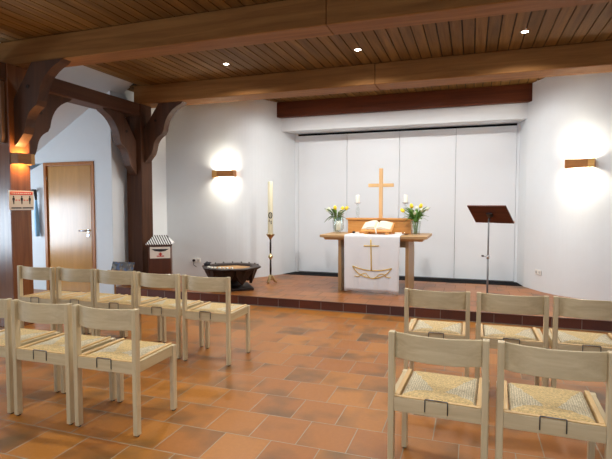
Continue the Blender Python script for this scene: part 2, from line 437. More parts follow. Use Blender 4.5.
# folding partition: four white leaves, dark track above and dark channel on the floor
part = struct(bpy.data.objects.new('wall_partition', None)); COL.objects.link(part); part.location = (-1.27, 8.9, DZ)
px0, px1 = -3.235, .70
wd = (px1-px0)/4
for k in range(4):
    bm = bmesh.new(); box(bm, px0+k*wd+.003+1.27, px0+(k+1)*wd-.003+1.27, -.02, .04, .02, 2.668, .003)
    obj('panel', bm, 'panel', part)
bm = bmesh.new()
box(bm, -3.30+1.27, px0+1.27-.002, -.02, .04, .0, 2.709); box(bm, px1+1.27+.002, .745+1.27, -.02, .04, .0, 2.709)
obj('jamb', bm, 'panel', part)
bx('track', 'black', px0+1.27, px1+1.27, -.016, .04, 2.670, 2.700, part)
bm = bmesh.new()
prism(bm, [(-3.41, 8.49), (.808, 8.49), (.75, 8.88), (-3.30, 8.88)], lambda p: (p[0], p[1], DZ), lambda p: (p[0], p[1], DZ+.004))
struct(obj('trim_3', bm, 'black'))

struct(bx('wall_right', 'plaster', XR, XR+.15, YB, 7.24, -.1, ZC+.1))
# outer aisle wall with two low windows, and the wall behind the viewer with three
def holed(name, along, a0, a1, z0, z1, holes, d0, d1):
    bm = bmesh.new()
    def bb(p, q, r, s):
        if q-p < 1e-4 or s-r < 1e-4: return
        if along == 'Y': box(bm, d0, d1, p, q, r, s)
        else: box(bm, p, q, d0, d1, r, s)
    c = a0
    for (h0, h1, v0, v1) in holes:
        bb(c, h0, z0, z1); bb(h0, h1, z0, v0); bb(h0, h1, v1, z1); c = h1
    bb(c, a1, z0, z1)
    return struct(obj(name, bm, 'plaster'))
LW = [(.8, 2.6, .55, 1.58), (3.7, 5.6, .55, 1.58)]
FW = [(-4.2, -2.4, .9, 2.5), (-1.7, .1, .9, 2.5), (.6, 2.2, .9, 2.5)]
holed('wall_aisle_outer', 'Y', YB, 6.43, -.1, zs(XA)+.1, LW, XA-.15, XA)
holed('wall_front', 'X', XA, XR+.1, -.1, ZC+.3, FW, YB-.15, YB)

# ------------------------------------------------------------------ timber frame
def ceiling_beam(name, label, x0, x1, y0, y1, joint, mat='beamX', z0=ZB, z1=ZC):
    t = thing(name, label, 'beam', ((x0+x1)/2, (y0+y1)/2, z0))
    cx, cy = (x0+x1)/2, (y0+y1)/2
    segs = [(x0, x1)] if joint is None else [(x0, joint-.0015), (joint+.0015, x1)]
    for a, b in segs:
        bm = bmesh.new(); box(bm, a-cx, b-cx, y0-cy, y1-cy, 0, z1-z0-.001, .008, 1)
        obj('timber', bm, mat, t)
    return t
ceiling_beam('ceiling_beam', 'broad brown ceiling beam nearest the viewer, crossing above the chairs', -5.36, XR, 4.25, 4.53, -1.277)
ceiling_beam('ceiling_beam', 'brown ceiling beam above the chancel step, resting on the far left post', -5.2, XR, 6.5, 6.88, -1.265)
ceiling_beam('ceiling_beam', 'short dark reddish beam over the white altar recess', -3.5, .905, 8.36, 8.469, None, 'redbeam')

def brace_poly():
    def arc(p, q, bulge, n=7):
        p, q = Vector(p), Vector(q); d = q-p; nrm = Vector((-d.y, d.x))
        return [tuple(p+d*t+nrm*bulge*4*t*(1-t)) for t in [i/n for i in range(n+1)]]
    low = [(0, -.94), (.05, -.90), (.14, -.80)] + arc((.17, -.72), (.34, -.49), .14) + arc((.375, -.43), (.70, -.035), .15) + [(.74, 0)]
    return [(0, -.40)] + low[0:] + [(.29, 0)]
def brace_mesh(dx, dy, th=.13):
    """(dx,dy): direction away from the post; local origin at the post axis, z=0 at the timber above"""
    bm = bmesh.new(); px, py = -dy, dx
    P = brace_poly()
    n = len(P)
    a = [bm.verts.new((dx*(p[0]+.15)-px*th/2, dy*(p[0]+.15)-py*th/2, p[1])) for p in P]
    b = [bm.verts.new((dx*(p[0]+.15)+px*th/2, dy*(p[0]+.15)+py*th/2, p[1])) for p in P]
    for tri in tessellate_polygon([[Vector((p[0], p[1], 0)) for p in P]]):
        bm.faces.new([a[k] for k in tri]); bm.faces.new([b[k] for k in reversed(tri)])
    for i in range(n): bm.faces.new((a[i], b[i], b[(i+1) % n], a[(i+1) % n]))
    return bm
def timber_post(label, x, y, base, ztop, braces, mat='postZ'):
    t = thing('timber_post', label, 'post', (x, y, base))
    bm = bmesh.new(); box(bm, -.15, .15, -.14, .14, 0, ztop-base, .008, 1); obj('shaft', bm, mat, t)
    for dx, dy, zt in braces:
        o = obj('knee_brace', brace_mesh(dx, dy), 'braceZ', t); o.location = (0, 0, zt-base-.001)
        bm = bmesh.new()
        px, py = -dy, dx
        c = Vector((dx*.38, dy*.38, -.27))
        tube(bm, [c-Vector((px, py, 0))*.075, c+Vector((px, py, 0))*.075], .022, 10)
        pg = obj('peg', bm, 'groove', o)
    return t
PX = -5.22
ZL = 2.885
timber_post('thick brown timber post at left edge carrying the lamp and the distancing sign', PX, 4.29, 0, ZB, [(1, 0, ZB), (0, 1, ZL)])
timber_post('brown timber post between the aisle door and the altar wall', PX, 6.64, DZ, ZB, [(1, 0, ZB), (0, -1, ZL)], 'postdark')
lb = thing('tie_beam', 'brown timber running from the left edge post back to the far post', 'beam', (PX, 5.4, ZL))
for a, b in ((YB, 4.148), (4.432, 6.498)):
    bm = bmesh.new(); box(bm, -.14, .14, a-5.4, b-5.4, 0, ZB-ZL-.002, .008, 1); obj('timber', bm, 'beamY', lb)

# narrow wooden board hanging beside the left post
bm = bmesh.new()
prism(bm, [(-.10, .0), (.0, -.0), (.0, -.62), (-.02, -.70), (-.055, -.70), (-.10, -.62)], lambda p: (p[0], 0, p[1]), lambda p: (p[0], .05, p[1]))
for gx in (-.075, -.045): box(bm, gx, gx+.012, -.006, .0, -.6, -.02)
o = obj('hanging_board', bm, 'greywood', loc=(-5.10, 4.09, 2.87))
tag(o, 'narrow grooved wooden board with pointed foot, fixed high on the left edge post', 'board')

# ------------------------------------------------------------------ door
d = struct(bpy.data.objects.new('door_1', None)); COL.objects.link(d); d.location = ((DX0+DX1)/2, YD, 0)
hw = (DX1-DX0)/2
bm = bmesh.new()
box(bm, -hw, -hw+.055, -.015, .12, 0, DZ1, .004); box(bm, hw-.055, hw, -.015, .12, 0, DZ1, .004); box(bm, -hw, hw, -.016, .121, DZ1-.055, DZ1, .004)
obj('door_frame', bm, 'doorframe', d)
bm = bmesh.new(); box(bm, -hw+.058, hw-.085, .012, .055, .01, DZ1-.058, .003)
leaf = obj('door_leaf', bm, 'door', d)
bm = bmesh.new(); box(bm, hw-.083, hw-.056, .045, .08, .0, DZ1-.057); obj('door_rebate', bm, 'mahog', d)
bm = bmesh.new(); hx = hw-.15
tube(bm, [(hx, .014, 1.03), (hx, -.05, 1.03)], .011, 10); tube(bm, [(hx+.008, -.05, 1.03), (hx-.06, -.055, 1.032), (hx-.14, -.05, 1.03)], .011, 10)
obj('handle', bm, 'steel', leaf, label='steel lever handle')
bm = bmesh.new()
tube(bm, [(hx, .013, .955), (hx, -.0, .955)], .026, 16); tube(bm, [(hx, .013, 1.03), (hx, .002, 1.03)], .026, 16)
obj('escutcheon', bm, 'steel', leaf)
bm = bmesh.new()
for z in (.25, 1.85): tube(bm, [(-hw+.056, .005, z), (-hw+.056, .005, z+.09)], .009, 10)
obj('hinge', bm, 'steel', leaf)

# cloth strip on a hook beside the door
t = thing('hanging_strip', 'pale blue cloth strip hanging from a black hook left of the door frame', 'cloth', (-7.02, YD, 0))
bm = bmesh.new()
tube(bm, [(-.05, -.005, 1.66), (-.04, -.06, 1.70), (.02, -.07, 1.70), (.03, -.06, 1.62), (.025, -.05, 1.54)], [.02, .028, .03, .024, .016], 10)
obj('hook', bm, 'ink', t)
bm = bmesh.new()
tube(bm, [(.025, -.05, 1.55), (.02, -.045, 1.3), (.03, -.045, 1.05), (.04, -.05, .92)], [.014, .035, .04, .03], 10)
obj('strip', bm, 'bluecloth', t)

# ------------------------------------------------------------------ lamps
def sconce(label, loc, rz, flip, energy, col, w=.40):
    t = thing('wall_sconce', label, 'lamp', loc, rz, 'wooden wall lamps')
    # local: wall plane y=0, lamp stands out to -y
    hgt = .125; dp = .12
    ws = w*.22
    e0, e1 = (-w/2, -w/2+ws) if flip else (w/2-ws, w/2)
    m0, m1 = (-w/2+ws, w/2) if flip else (-w/2, w/2-ws)
    bm = bmesh.new(); box(bm, m0, m1, -dp, -dp+.02, -hgt/2, hgt/2, .002); obj('front_board', bm, 'sconce', t)
    bm = bmesh.new(); box(bm, e0, e1, -dp, -dp+.02, -hgt/2, hgt/2, .002); obj('end_block', bm, 'sconcelight', t, label='paler wooden end')
    for xa, xb in ((-w/2, -w/2+.015), (w/2-.015, w/2)):
        bm = bmesh.new(); box(bm, xa, xb, -dp+.021, 0, -hgt/2, hgt/2); obj('side_board', bm, 'sconce', t)
    bm = bmesh.new(); tube(bm, [(-w*.28, -dp*.45, 0), (w*.28, -dp*.45, 0)], .016, 12); obj('bulb', bm, 'bulb', t)
    for s in (-1, 1):
        ld = bpy.data.lights.new('sconce_light', 'AREA'); ld.shape = 'RECTANGLE'; ld.size = w*.7; ld.size_y = .05
        ld.energy = energy; ld.color = col; ld.spread = radians(165)
        lo = bpy.data.objects.new('sconce_light', ld); COL.objects.link(lo); lo.parent = t
        lo.location = (0, -dp*.45, .022*s); lo.rotation_euler = (pi if s > 0 else 0, 0, 0)
    return t
WARM = (1, .92, .76)
sconce('wooden wall lamp glowing on the wall left of the altar, above the dark carved basin', (-4.19, 7.699, 2.012), 0, True, 12, WARM, .43)
sconce('wooden wall lamp glowing on the white wall right of the altar', (1.425, 7.607, 2.03), math.atan2(-.52, 1.525), False, 12, WARM, .36)
sconce('wooden lamp glowing orange on the side of the left edge post', (PX+.151, 4.275, 1.995), pi/2, False, 5, (1, .62, .26), .225)

def spot_fixture(label, x, y):
    t = thing('ceiling_spotlight', label, 'lamp', (x, y, ZC), 0, 'recessed ceiling spotlights')
    bm = bmesh.new(); lathe(bm, [(.036, -.004), (.05, -.004), (.05, .0), (.036, .0), (.036, -.004)], seg=20); obj('trim_ring', bm, 'steel', t)
    bm = bmesh.new(); lathe(bm, [(0, -.003), (.034, -.003), (.034, 0), (0, 0)], seg=20); obj('lens', bm, 'spot', t)
def spot_light(x, y, e, ang=100, blend=.6, col=(1, .975, .94), size=.04):
    ld = bpy.data.lights.new('spot_light', 'SPOT'); ld.energy = e; ld.spot_size = radians(ang); ld.spot_blend = blend
    ld.color = col; ld.shadow_soft_size = size
    lo = bpy.data.objects.new('spot_light', ld); COL.objects.link(lo); lo.location = (x, y, ZC-.03)
for x, w in ((-3.18, 'leftmost of the three visible, left of the altar'), (-1.36, 'middle of the three visible, in line with the altar cross'), (.52, 'rightmost of the three visible, above the lectern')):
    spot_fixture('small round recessed ceiling spotlight, '+w, x, 5.88)
SE = 115
for x in (-3.18, -1.36, .52): spot_light(x, 5.88, SE*1.1, 156, .7)
for x in (-3.18, -1.36, .52): spot_light(x, 3.1, SE*(.75 if x < -3 else .95))
for x in (-3.18, -1.36, .52): spot_light(x, .85, SE*.8)
for x in (-2.75, -1.8, -.8, .15): spot_light(x, 7.2, SE*.43, 168, .45)

# ------------------------------------------------------------------ chairs
def make_chair(label):
    t = thing('chair', label, 'chair')
    W = .242; pw = .031
    for s in (-1, 1):
        a, b = sorted((s*(W-pw), s*W))
        bm = bmesh.new(); box(bm, a, b, 0, .044, .008, .808, .004); l = obj('rear_leg', bm, 'chair', t)
        bm = bmesh.new(); lathe(bm, [(0, 0), (.012, 0), (.013, .009), (0, .009)], ((a+b)/2, .022, 0), 10); obj('glide', bm, 'ink', l)
        bm = bmesh.new(); box(bm, a, b, .405, .45, .008, .470, .004); l = obj('front_leg', bm, 'chair', t)
        bm = bmesh.new(); lathe(bm, [(0, 0), (.012, 0), (.013, .009), (0, .009)], ((a+b)/2, .4275, 0), 10); obj('glide', bm, 'ink', l)
        a2, b2 = sorted((s*(W-.028), s*(W-.005)))
        bm = bmesh.new(); box(bm, a2, b2, .0445, .4045, .400, .472, .003); obj('side_rail', bm, 'chairY', t)
        a3, b3 = sorted((s*(W-.030), s*(W-.054)))
        bm = bmesh.new(); box(bm, a3, b3, .028, .44, .440, .480, .004); obj('seat_strip', bm, 'strip', t, label='honey coloured wooden strip')
    bm = bmesh.new(); box(bm, -W+pw+.0005, W-pw-.0005, .004, .027, .398, .472, .002); obj('rear_apron', bm, 'chairX', t)
    bm = bmesh.new(); box(bm, -W+pw+.0005, W-pw-.0005, .42, .445, .400, .439, .002); obj('front_apron', bm, 'chairX', t)
    bm = bmesh.new(); box(bm, -W+pw+.001, W-pw-.001, .006, .0275, .4722, .478, .002); obj('seat_edge', bm, 'strip', t, label='honey coloured wooden edge')
    # woven seat pad: puffed towards the middle, wrapped over front and rear
    bm = bmesh.new(); nx, ny = 26, 28; x1, y0, y1 = W-.059, .031, .447
    grid = []
    for j in range(ny+1):
        row = []
        for i in range(nx+1):
            u, v = i/nx*2-1, j/ny*2-1
            e = min(1-abs(u)**8, 1-abs(v)**8)
            dg = abs(abs(u)-abs(v))
            z = .462+.016*max(0, e)**.5+.004*math.exp(-dg*dg*40)*(0)+.006*max(0, 1-u*u)*max(0, 1-v*v)
            row.append(bm.verts.new((u*x1, (y0+y1)/2+v*(y1-y0)/2, z)))
        grid.append(row)
    for j in range(ny):
        for i in range(nx):
            f = bm.faces.new((grid[j][i], grid[j][i+1], grid[j+1][i+1], grid[j+1][i])); f.smooth = True
    bot = [bm.verts.new((sx*x1, yy, .441)) for sx, yy in ((-1, y0), (1, y0), (1, y1), (-1, y1))]
    bm.faces.new(bot[::-1])
    bm.faces.new([grid[0][i] for i in range(nx, -1, -1)]+[bot[0], bot[1]])
    bm.faces.new([grid[ny][i] for i in range(nx+1)]+[bot[2], bot[3]])
    bm.faces.new([grid[j][0] for j in range(ny+1)]+[bot[3], bot[0]][0:2])
    bm.faces.new([grid[j][nx] for j in range(ny, -1, -1)]+[bot[1], bot[2]])
    obj('woven_seat', bm, 'rush', t)
    # bowed backrest
    bm = bmesh.new(); n = 20; xx = W-pw-.0005; rings = []
    for i in range(n+1):
        u = i/n*2-1
        yc = .034-.050*(1-u*u); th = .011
        z0, z1 = .670, .804
        rings.append([bm.verts.new((u*xx, yc-th/2, z0+.003)), bm.verts.new((u*xx, yc-th/2, z1-.003)), bm.verts.new((u*xx, yc-th/2+.003, z1)), bm.verts.new((u*xx, yc+th/2-.003, z1)),
                      bm.verts.new((u*xx, yc+th/2, z1-.003)), bm.verts.new((u*xx, yc+th/2, z0+.003)), bm.verts.new((u*xx, yc+th/2-.003, z0)), bm.verts.new((u*xx, yc-th/2+.003, z0))])
    for a, b in zip(rings, rings[1:]):
        for k in range(8): f = bm.faces.new((a[k], a[(k+1) % 8], b[(k+1) % 8], b[k]))
    bm.faces.new(rings[0]); bm.faces.new(rings[-1][::-1])
    obj('backrest', bm, 'chairX', t)
    bm = bmesh.new()
    tube(bm, [(-.055, -.0005, .418), (-.055, -.0005, .470), (-.055, .001, .4795), (-.053, .003, .4815), (.053, .003, .4815), (.055, .001, .4795), (.055, -.0005, .470), (.055, -.0005, .418)], .0028, 8)
    obj('row_hook', bm, 'darksteel', t, label='bent steel wire hook for joining rows')
    return t
A = 'pale wooden straw-seated chair, '
CH = [
 (-2.195, 2.412, .025, A+'aisle end of the nearest left row'),
 (-2.72, 2.405, .02, A+'middle of the three in the nearest left row'),
 (-3.245, 2.40, .02, A+'cut by the photo edge in the nearest left row'),
 (-2.285, 3.785, .01, A+'aisle end of the farther left row, before the basin'),
 (-2.828, 3.81, .0, A+'second from the aisle in the farther left row'),
 (-3.352, 3.835, -.004, A+'middle of the five in the farther left row'),
 (-3.848, 3.835, .0, A+'fourth from the aisle in the farther left row'),
 (-4.345, 3.80, -.006, A+'wall end of the farther left row, beside the left edge post'),
 (-.152, 2.415, -.045, A+'aisle end of the nearest right row'),
 (.368, 2.395, -.045, A+'outer one of the two in the nearest right row'),
 (-.242, 3.73, .0, A+'aisle end of the farther right row, before the altar'),
 (.287, 3.735, .0, A+'middle of the farther right row, below the lectern'),
 (.800, 3.735, -.02, A+'cut by the right photo edge in the farther right row'),
]
proto = make_chair(CH[0][3]); proto['group'] = 'rows of wooden chairs'
for i, (x, y, rz, lab) in enumerate(CH):
    if i == 0: proto.location = (x, y, 0); proto.rotation_euler = (0, 0, rz)
    else: copy_thing(proto, (x, y, 0), rz, lab)

# ------------------------------------------------------------------ altar
AX, AY0, AY1, AZ = -1.405, 7.03, 7.93, 1.0
t = thing('altar_table', 'light oak altar table standing on the tiled chancel', 'table', (AX, 7.48, DZ))
bm = bmesh.new(); hw, hd = .805, .45; zt = AZ-DZ
def ring(w, d, z): return [bm.verts.new((sx*w, sy*d, z)) for sx, sy in ((-1, -1), (1, -1), (1, 1), (-1, 1))]
R = [ring(hw-.07, hd-.05, zt-.078), ring(hw-.055, hd-.012, zt-.045), ring(hw, hd, zt-.038), ring(hw, hd, zt-.004), ring(hw-.004, hd-.004, zt)]
bm.faces.new(R[0][::-1]); bm.faces.new(R[-1])
for a, b in zip(R, R[1:]):
    for k in range(4): bm.faces.new((a[k], a[(k+1) % 4], b[(k+1) % 4], b[k]))
obj('tabletop', bm, 'oakX', t)
for cx in (-.505, .515):
    bm = bmesh.new(); box(bm, cx-.024, cx+.024, -.38, .36, 0, zt-.079, .004); obj('leg', bm, 'oakZ', t)
bm = bmesh.new(); box(bm, -.48, .49, -.04, .04, zt-.20, zt-.08); obj('stretcher', bm, 'oakX', t)
# cloth
t = thing('altar_cloth', 'white linen cloth with gold boat and cross, hanging over the altar front', 'cloth', (-1.40, AY0, AZ))
bm = bmesh.new(); nx = 30
path = [(.50, .003), (.30, .003), (.1, .003), (.02, .003), (.0, .002), (-.006, -.004), (-.009, -.015)]+[(-.010, -.04-.05*k) for k in range(17)]
top = []
for j, (yy, zz) in enumerate(path):
    row = []
    for i in range(nx+1):
        u = i/nx*2-1
        drop = max(0, -zz)
        w = .418-.012*drop
        wav = .012*drop*sin(u*7+1.3)+.006*drop*sin(u*17)
        zz2 = zz+(.008*sin(u*9+2)+.012*math.exp(-(u-.95)**2*30)*-1 if j == len(path)-1 else 0)
        row.append(bm.verts.new((u*w, yy-wav*.9-.012*drop, zz2)))
    top.append(row)
for a, b in zip(top, top[1:]):
    for i in range(nx): f = bm.faces.new((a[i], a[i+1], b[i+1], b[i])); f.smooth = True
cl = obj('linen', bm, 'linen', t)
md = cl.modifiers.new('solid', 'SOLIDIFY'); md.thickness = .003; md.offset = 1
def clothpt(u, drop):   # u in metres from the centre, drop below the table edge
    uu = u/(.418-.012*drop)
    wav = .012*drop*sin(uu*7+1.3)+.006*drop*sin(uu*17)
    return Vector((u, -.010-wav*.9-.012*drop-.0045, -drop))
# embroidery (metres, measured on the cloth)
def line(bm, pts, r):
    out = []
    for p, q in zip(pts, pts[1:]):
        n = 6
        for k in range(n): out.append(clothpt(p[0]+(q[0]-p[0])*k/n, p[1]+(q[1]-p[1])*k/n))
    out.append(clothpt(*pts[-1])); tube(bm, out, r, 6)
def smooth(pts, n=6):
    P = [Vector(p+(0,)) for p in pts]; out = []
    for i in range(len(P)-1):
        p0, p1, p2, p3 = P[max(i-1, 0)], P[i], P[i+1], P[min(i+2, len(P)-1)]
        for k in range(n):
            s = k/n
            q = .5*((2*p1)+(p2-p0)*s+(2*p0-5*p1+4*p2-p3)*s*s+(3*p1-p0-3*p2+p3)*s**3); out.append((q.x, q.y))
    out.append((P[-1].x, P[-1].y)); return out
bm = bmesh.new()
def pxy(u, v): return ((u-372.0)*.0149, (v-236.3)*.0151)
line(bm, [pxy(371.3, 240.2), pxy(372.2, 270.5)], .010); line(bm, [pxy(364.3, 246.5), pxy(379.6, 246.2)], .009)
obj('embroidered_cross', bm, 'gold', t, label='gold cross standing as a mast')
bm = bmesh.new()
line(bm, smooth([pxy(*p) for p in ((353, 266.8), (360, 269.2), (371, 270.6), (383, 270), (392.3, 267.8))]), .008)
line(bm, smooth([pxy(*p) for p in ((353, 266.8), (356, 271.5), (361, 275.2), (368, 277.5), (375, 278.2), (382, 276.4), (388, 272.8), (392.3, 267.8))]), .008)
obj('embroidered_boat', bm, 'gold', t, label='gold boat outline')
bm = bmesh.new()
line(bm, smooth([pxy(*p) for p in ((355, 276.6), (359, 277.2), (362.5, 274.6), (366.5, 273.6), (368.5, 275.8), (372, 278.4), (376.5, 277.2), (380, 274.2), (384, 273.8), (387, 276.4), (391.5, 276.8))]), .006)
obj('embroidered_wave', bm, 'gold', t, label='gold wave line')

# retable shelf and cross
RX, RY = -1.405, 7.70
t = thing('altar_shelf', 'low honey-coloured wooden shelf box on the back of the altar table', 'shelf', (RX, RY, AZ+.001))
bm = bmesh.new(); box(bm, -.505, .515, -.09, .09, 0, .214, .003); obj('box', bm, 'honeyX', t)
bm = bmesh.new(); box(bm, -.53, .545, -.11, .11, .2145, .244, .004); obj('top_board', bm, 'honeyX', t)
ZS = AZ+.001+.244
t = thing('altar_cross', 'plain wooden cross standing on the shelf behind the open book', 'cross', (-1.395, 7.74, ZS+.001))
bm = bmesh.new(); box(bm, -.030, .030, -.02, .02, 0, .80, .003); obj('upright', bm, 'honeyZ', t)
bm = bmesh.new(); box(bm, -.205, -.0305, -.019, .019, .50, .555, .003); box(bm, .0305, .205, -.019, .019, .50, .555, .003); obj('crossbar', bm, 'crossX', t)
# candlesticks
def candlestick(label, lab2, x):
    t = thing('candlestick', label, 'candlestick', (x, 7.68, ZS+.001), 0, 'candlesticks on the altar shelf')
    bm = bmesh.new()
    lathe(bm, [(0, 0), (.044, 0), (.044, .008), (.026, .018), (.020, .04), (.030, .06), (.032, .14), (.022, .165), (.014, .185), (.014, .20), (.030, .22), (.016, .231), (0, .231)], seg=20)
    obj('stem', bm, 'glass', t)
    bm = bmesh.new(); lathe(bm, [(0, .2315), (.030, .2315), (.052, .240), (.056, .247), (.050, .246), (.030, .239), (0, .239)], seg=24); obj('drip_dish', bm, 'steel', t)
    c = thing('pillar_candle', lab2, 'candle', (x, 7.68, ZS+.001+.2395), 0, 'white candles on the candlesticks')
    bm = bmesh.new(); lathe(bm, [(0, 0), (.030, 0), (.031, .004), (.031, .128), (.027, .133), (.008, .129), (0, .129)], seg=20); obj('wax', bm, 'wax', c)
    bm = bmesh.new(); tube(bm, [(0, 0, .128), (.001, 0, .142)], .0018, 6); obj('wick', bm, 'ink', c)
candlestick('glass candlestick with metal dish on left end of altar shelf', 'short white candle on the glass candlestick left of the cross', -1.765)
candlestick('glass candlestick with metal dish on right end of altar shelf', 'short white candle on the glass candlestick right of the cross', -.99)
# book on its stand
BX, BY, BZ = -1.365, 7.34, AZ+.0065
t = thing('book_stand', 'small wooden book stand on the white altar cloth', 'stand', (BX, BY, BZ+.001))
bm = bmesh.new()
pr = [(-.15, .045), (-.135, .075), (.15, .165), (.15, .145), (-.12, .055), (-.12, .045)]
prism(bm, pr, lambda p: (-.235, p[0], p[1]), lambda p: (.235, p[0], p[1])); obj('slope', bm, 'honeyX', t)
for s in (-1, 1):
    for y in (-.14, .10):
        bm = bmesh.new(); box(bm, s*.16-.025, s*.16+.025, y, y+.05, 0, .058 if y < 0 else .125); obj('foot', bm, 'honeyX', t)
t = thing('open_book', 'open book with cream pages lying on the book stand', 'book', (BX-.01, BY, BZ+.001))
bm = bmesh.new()
def bookhalf(bm, s, lift):
    n = 10; rows = []
    for j in (0, 1):
        yy = -.13+.285*j; zb = .0775+(yy+.135)*.316
        row = []
        for i in range(n+1):
            u = i/n
            h = .006+lift*sin(pi*min(1, u*1.05)**.6)*(1-.35*u)
            row.append((s*(.004+u*.215), yy-.3*h*0, zb, h))
        rows.append(row)
    topv = [[bm.verts.new((x, y-.09*h, z+h)) for x, y, z, h in r] for r in rows]
    botv = [[bm.verts.new((x, y, z+.001)) for x, y, z, h in r] for r in rows]
    for i in range(n):
        bm.faces.new((topv[0][i], topv[0][i+1], topv[1][i+1], topv[1][i])); bm.faces.new((botv[0][i], botv[1][i], botv[1][i+1], botv[0][i+1]))
        bm.faces.new((topv[0][i], botv[0][i], botv[0][i+1], topv[0][i+1])); bm.faces.new((topv[1][i], topv[1][i+1], botv[1][i+1], botv[1][i]))
    for i in (0, n): bm.faces.new((topv[0][i], topv[1][i], botv[1][i], botv[0][i]))
bookhalf(bm, -1, .040); bookhalf(bm, 1, .030)
obj('pages', bm, 'paper', t)
bm = bmesh.new()
tube(bm, [(.005, .10, .175), (.0, -.05, .118), (.002, -.15, .085), (.012, -.165, .05), (.015, -.17, .012)], .009, 6); obj('ribbon', bm, 'wax', t, label='white ribbon marker hanging over the front')

# flower vases
def vase(label, x, y, z, h, r0, r1):
    t = thing('flower_vase', label, 'vase', (x, y, z))
    bm = bmesh.new(); lathe(bm, [(0, 0), (r0, 0), (r0*.97, h*.3), (r1*.92, h*.7), (r1, h), (r1-.004, h), (r1*.90, h*.7), (r0*.93, h*.3), (r0*.93, .012), (0, .012)], seg=28); obj('glass_body', bm, 'glass', t)
    return t
def tulip(bx_, by, bz, ang, reach, hgt, colour, label, group, leaves):
    """one cut tulip leaning outwards along ang; leaves: (turn, length, start height, half width, droop)"""
    t = thing('tulip', label, 'flower', (bx_+cos(ang)*.022, by+sin(ang)*.022, bz), 0, group)
    ca, sa = cos(ang), sin(ang)
    at = lambda r, z: Vector((ca*r, sa*r, z))
    pts = [at(0, 0), at(.006, hgt*.3), at(.010+reach*.10, hgt*.58), at(reach*.55, hgt*.82), at(reach, hgt)]
    bm = bmesh.new(); tube(bm, pts, .0045, 7); obj('stem', bm, 'stem', t)
    T = pts[-1]; d = (T-pts[-2]).normalized(); q = Vector((0, 0, 1)).rotation_difference(d).to_matrix()
    bm = bmesh.new()
    bs = 1 if colour == 'yellow' else .8
    lathe(bm, [(r_*bs, z_*bs) for r_, z_ in ((0, 0), (.014, .002), (.026, .016), (.029, .034), (.025, .054), (.016, .068), (.004, .070), (0, .062))], seg=12)
    for v in bm.verts:
        a = math.atan2(v.co.y, v.co.x); rr = 1+.10*cos(3*a) if v.co.z < .05 else 1
        v.co = q @ Vector((v.co.x*rr, v.co.y*rr, v.co.z+(.007*cos(3*a) if v.co.z > .04 else 0))) + T
    obj('bloom', bm, colour, t)
    more = [(-t_*.5, l_*.78, z_, w_*.95, d_*1.5+.1) for t_, l_, z_, w_, d_ in leaves[:1]] + [(0, .17, .17, .03, .25)]
    first = [(a_, min(l_*1.2, .31), z_, w_, d_*.72) for a_, l_, z_, w_, d_ in leaves[:1]]
    for (turn, ln, z0, wd, droop) in first+leaves[1:]+more:
        bm = bmesh.new(); n = 10; L = []; Rr = []; C = []
        a2 = ang+turn; c2, s2 = cos(a2), sin(a2)
        for i in range(n+1):
            k = i/n
            rad = .008+ln*(.12*k+.66*k**1.8)*.8; zz = max(z0, .165)+ln*(1.05*k-droop*k*k)
            w = min(wd*max(.05, sin(pi*min(1, .12+k*.88))**.75), .275*(rad+.022))
            c = Vector((c2*rad, s2*rad, zz)); sd = Vector((-s2, c2, 0)); up = Vector((-c2, -s2, .6))*w*.45
            L.append(bm.verts.new(c-sd*w+up)); C.append(bm.verts.new(c)); Rr.append(bm.verts.new(c+sd*w+up))
        for i in range(n):
            for a, b in ((L, C), (C, Rr)): f = bm.faces.new((a[i], a[i+1], b[i+1], b[i])); f.smooth = True
        o = obj('leaf', bm, 'leafgreen', t); m = o.modifiers.new('solid', 'SOLIDIFY'); m.thickness = .002
    return t
def bouquet(x, y, z, heads, where):
    for (deg, reach, h, c, lv) in heads:
        tulip(x, y, z+.014, radians(deg), reach, h, 'yellow' if c == 'y' else 'whitepetal', ('yellow' if c == 'y' else 'white')+' tulip in the glass vase at the '+where+' end of the altar', ('yellow' if c == 'y' else 'white')+' tulips '+where, lv)
VRX, VRY = -.815, 7.50
vase('clear glass vase of tulips on the right end of the altar table', VRX, VRY, AZ+.001, .205, .070, .084)
bouquet(VRX, VRY, AZ+.001, [
 (270, .10, .30, 'w', [(-.1, .24, .17, .034, .5), (.15, .20, .17, .034, .95)]),
 (315, .11, .34, 'w', [(0, .27, .17, .036, .45), (-.15, .22, .17, .03, .8)]),
 (0, .13, .36, 'w', [(0, .36, .17, .036, .42), (.1, .26, .17, .024, .95)]),
 (45, .06, .39, 'y', [(0, .28, .17, .034, .35)]),
 (90, .10, .37, 'w', [(0, .24, .17, .032, .4)]),
 (135, .08, .37, 'w', [(0, .28, .17, .034, .4)]),
 (180, .15, .33, 'y', [(0, .38, .17, .036, .5), (-.1, .26, .17, .034, 1.1)]),
 (225, .05, .39, 'y', [(0, .28, .17, .036, .42), (.1, .24, .17, .034, .85)])], 'right')
VLX, VLY = -2.14, 7.76
vase('clear glass vase of tulips at the left end of the altar, behind the lantern glass', VLX, VLY, AZ+.001, .20, .060, .074)
bouquet(VLX, VLY, AZ+.001, [
 (265, .05, .36, 'y', [(-.1, .26, .17, .034, .5), (.15, .22, .17, .034, 1.0)]),
 (315, .09, .32, 'w', [(0, .26, .17, .034, .6), (.1, .22, .17, .03, .9)]),
 (5, .12, .36, 'y', [(0, .28, .17, .034, .5), (.1, .30, .17, .032, 1.1)]),
 (60, .09, .35, 'y', [(0, .24, .17, .032, .35)]),
 (120, .07, .36, 'w', [(0, .26, .17, .032, .35)]),
 (175, .13, .33, 'w', [(0, .30, .17, .034, .55), (-.1, .34, .17, .03, 1.15)]),
 (220, .10, .35, 'w', [(0, .28, .17, .034, .5), (.1, .22, .17, .034, 1.0)])], 'left')
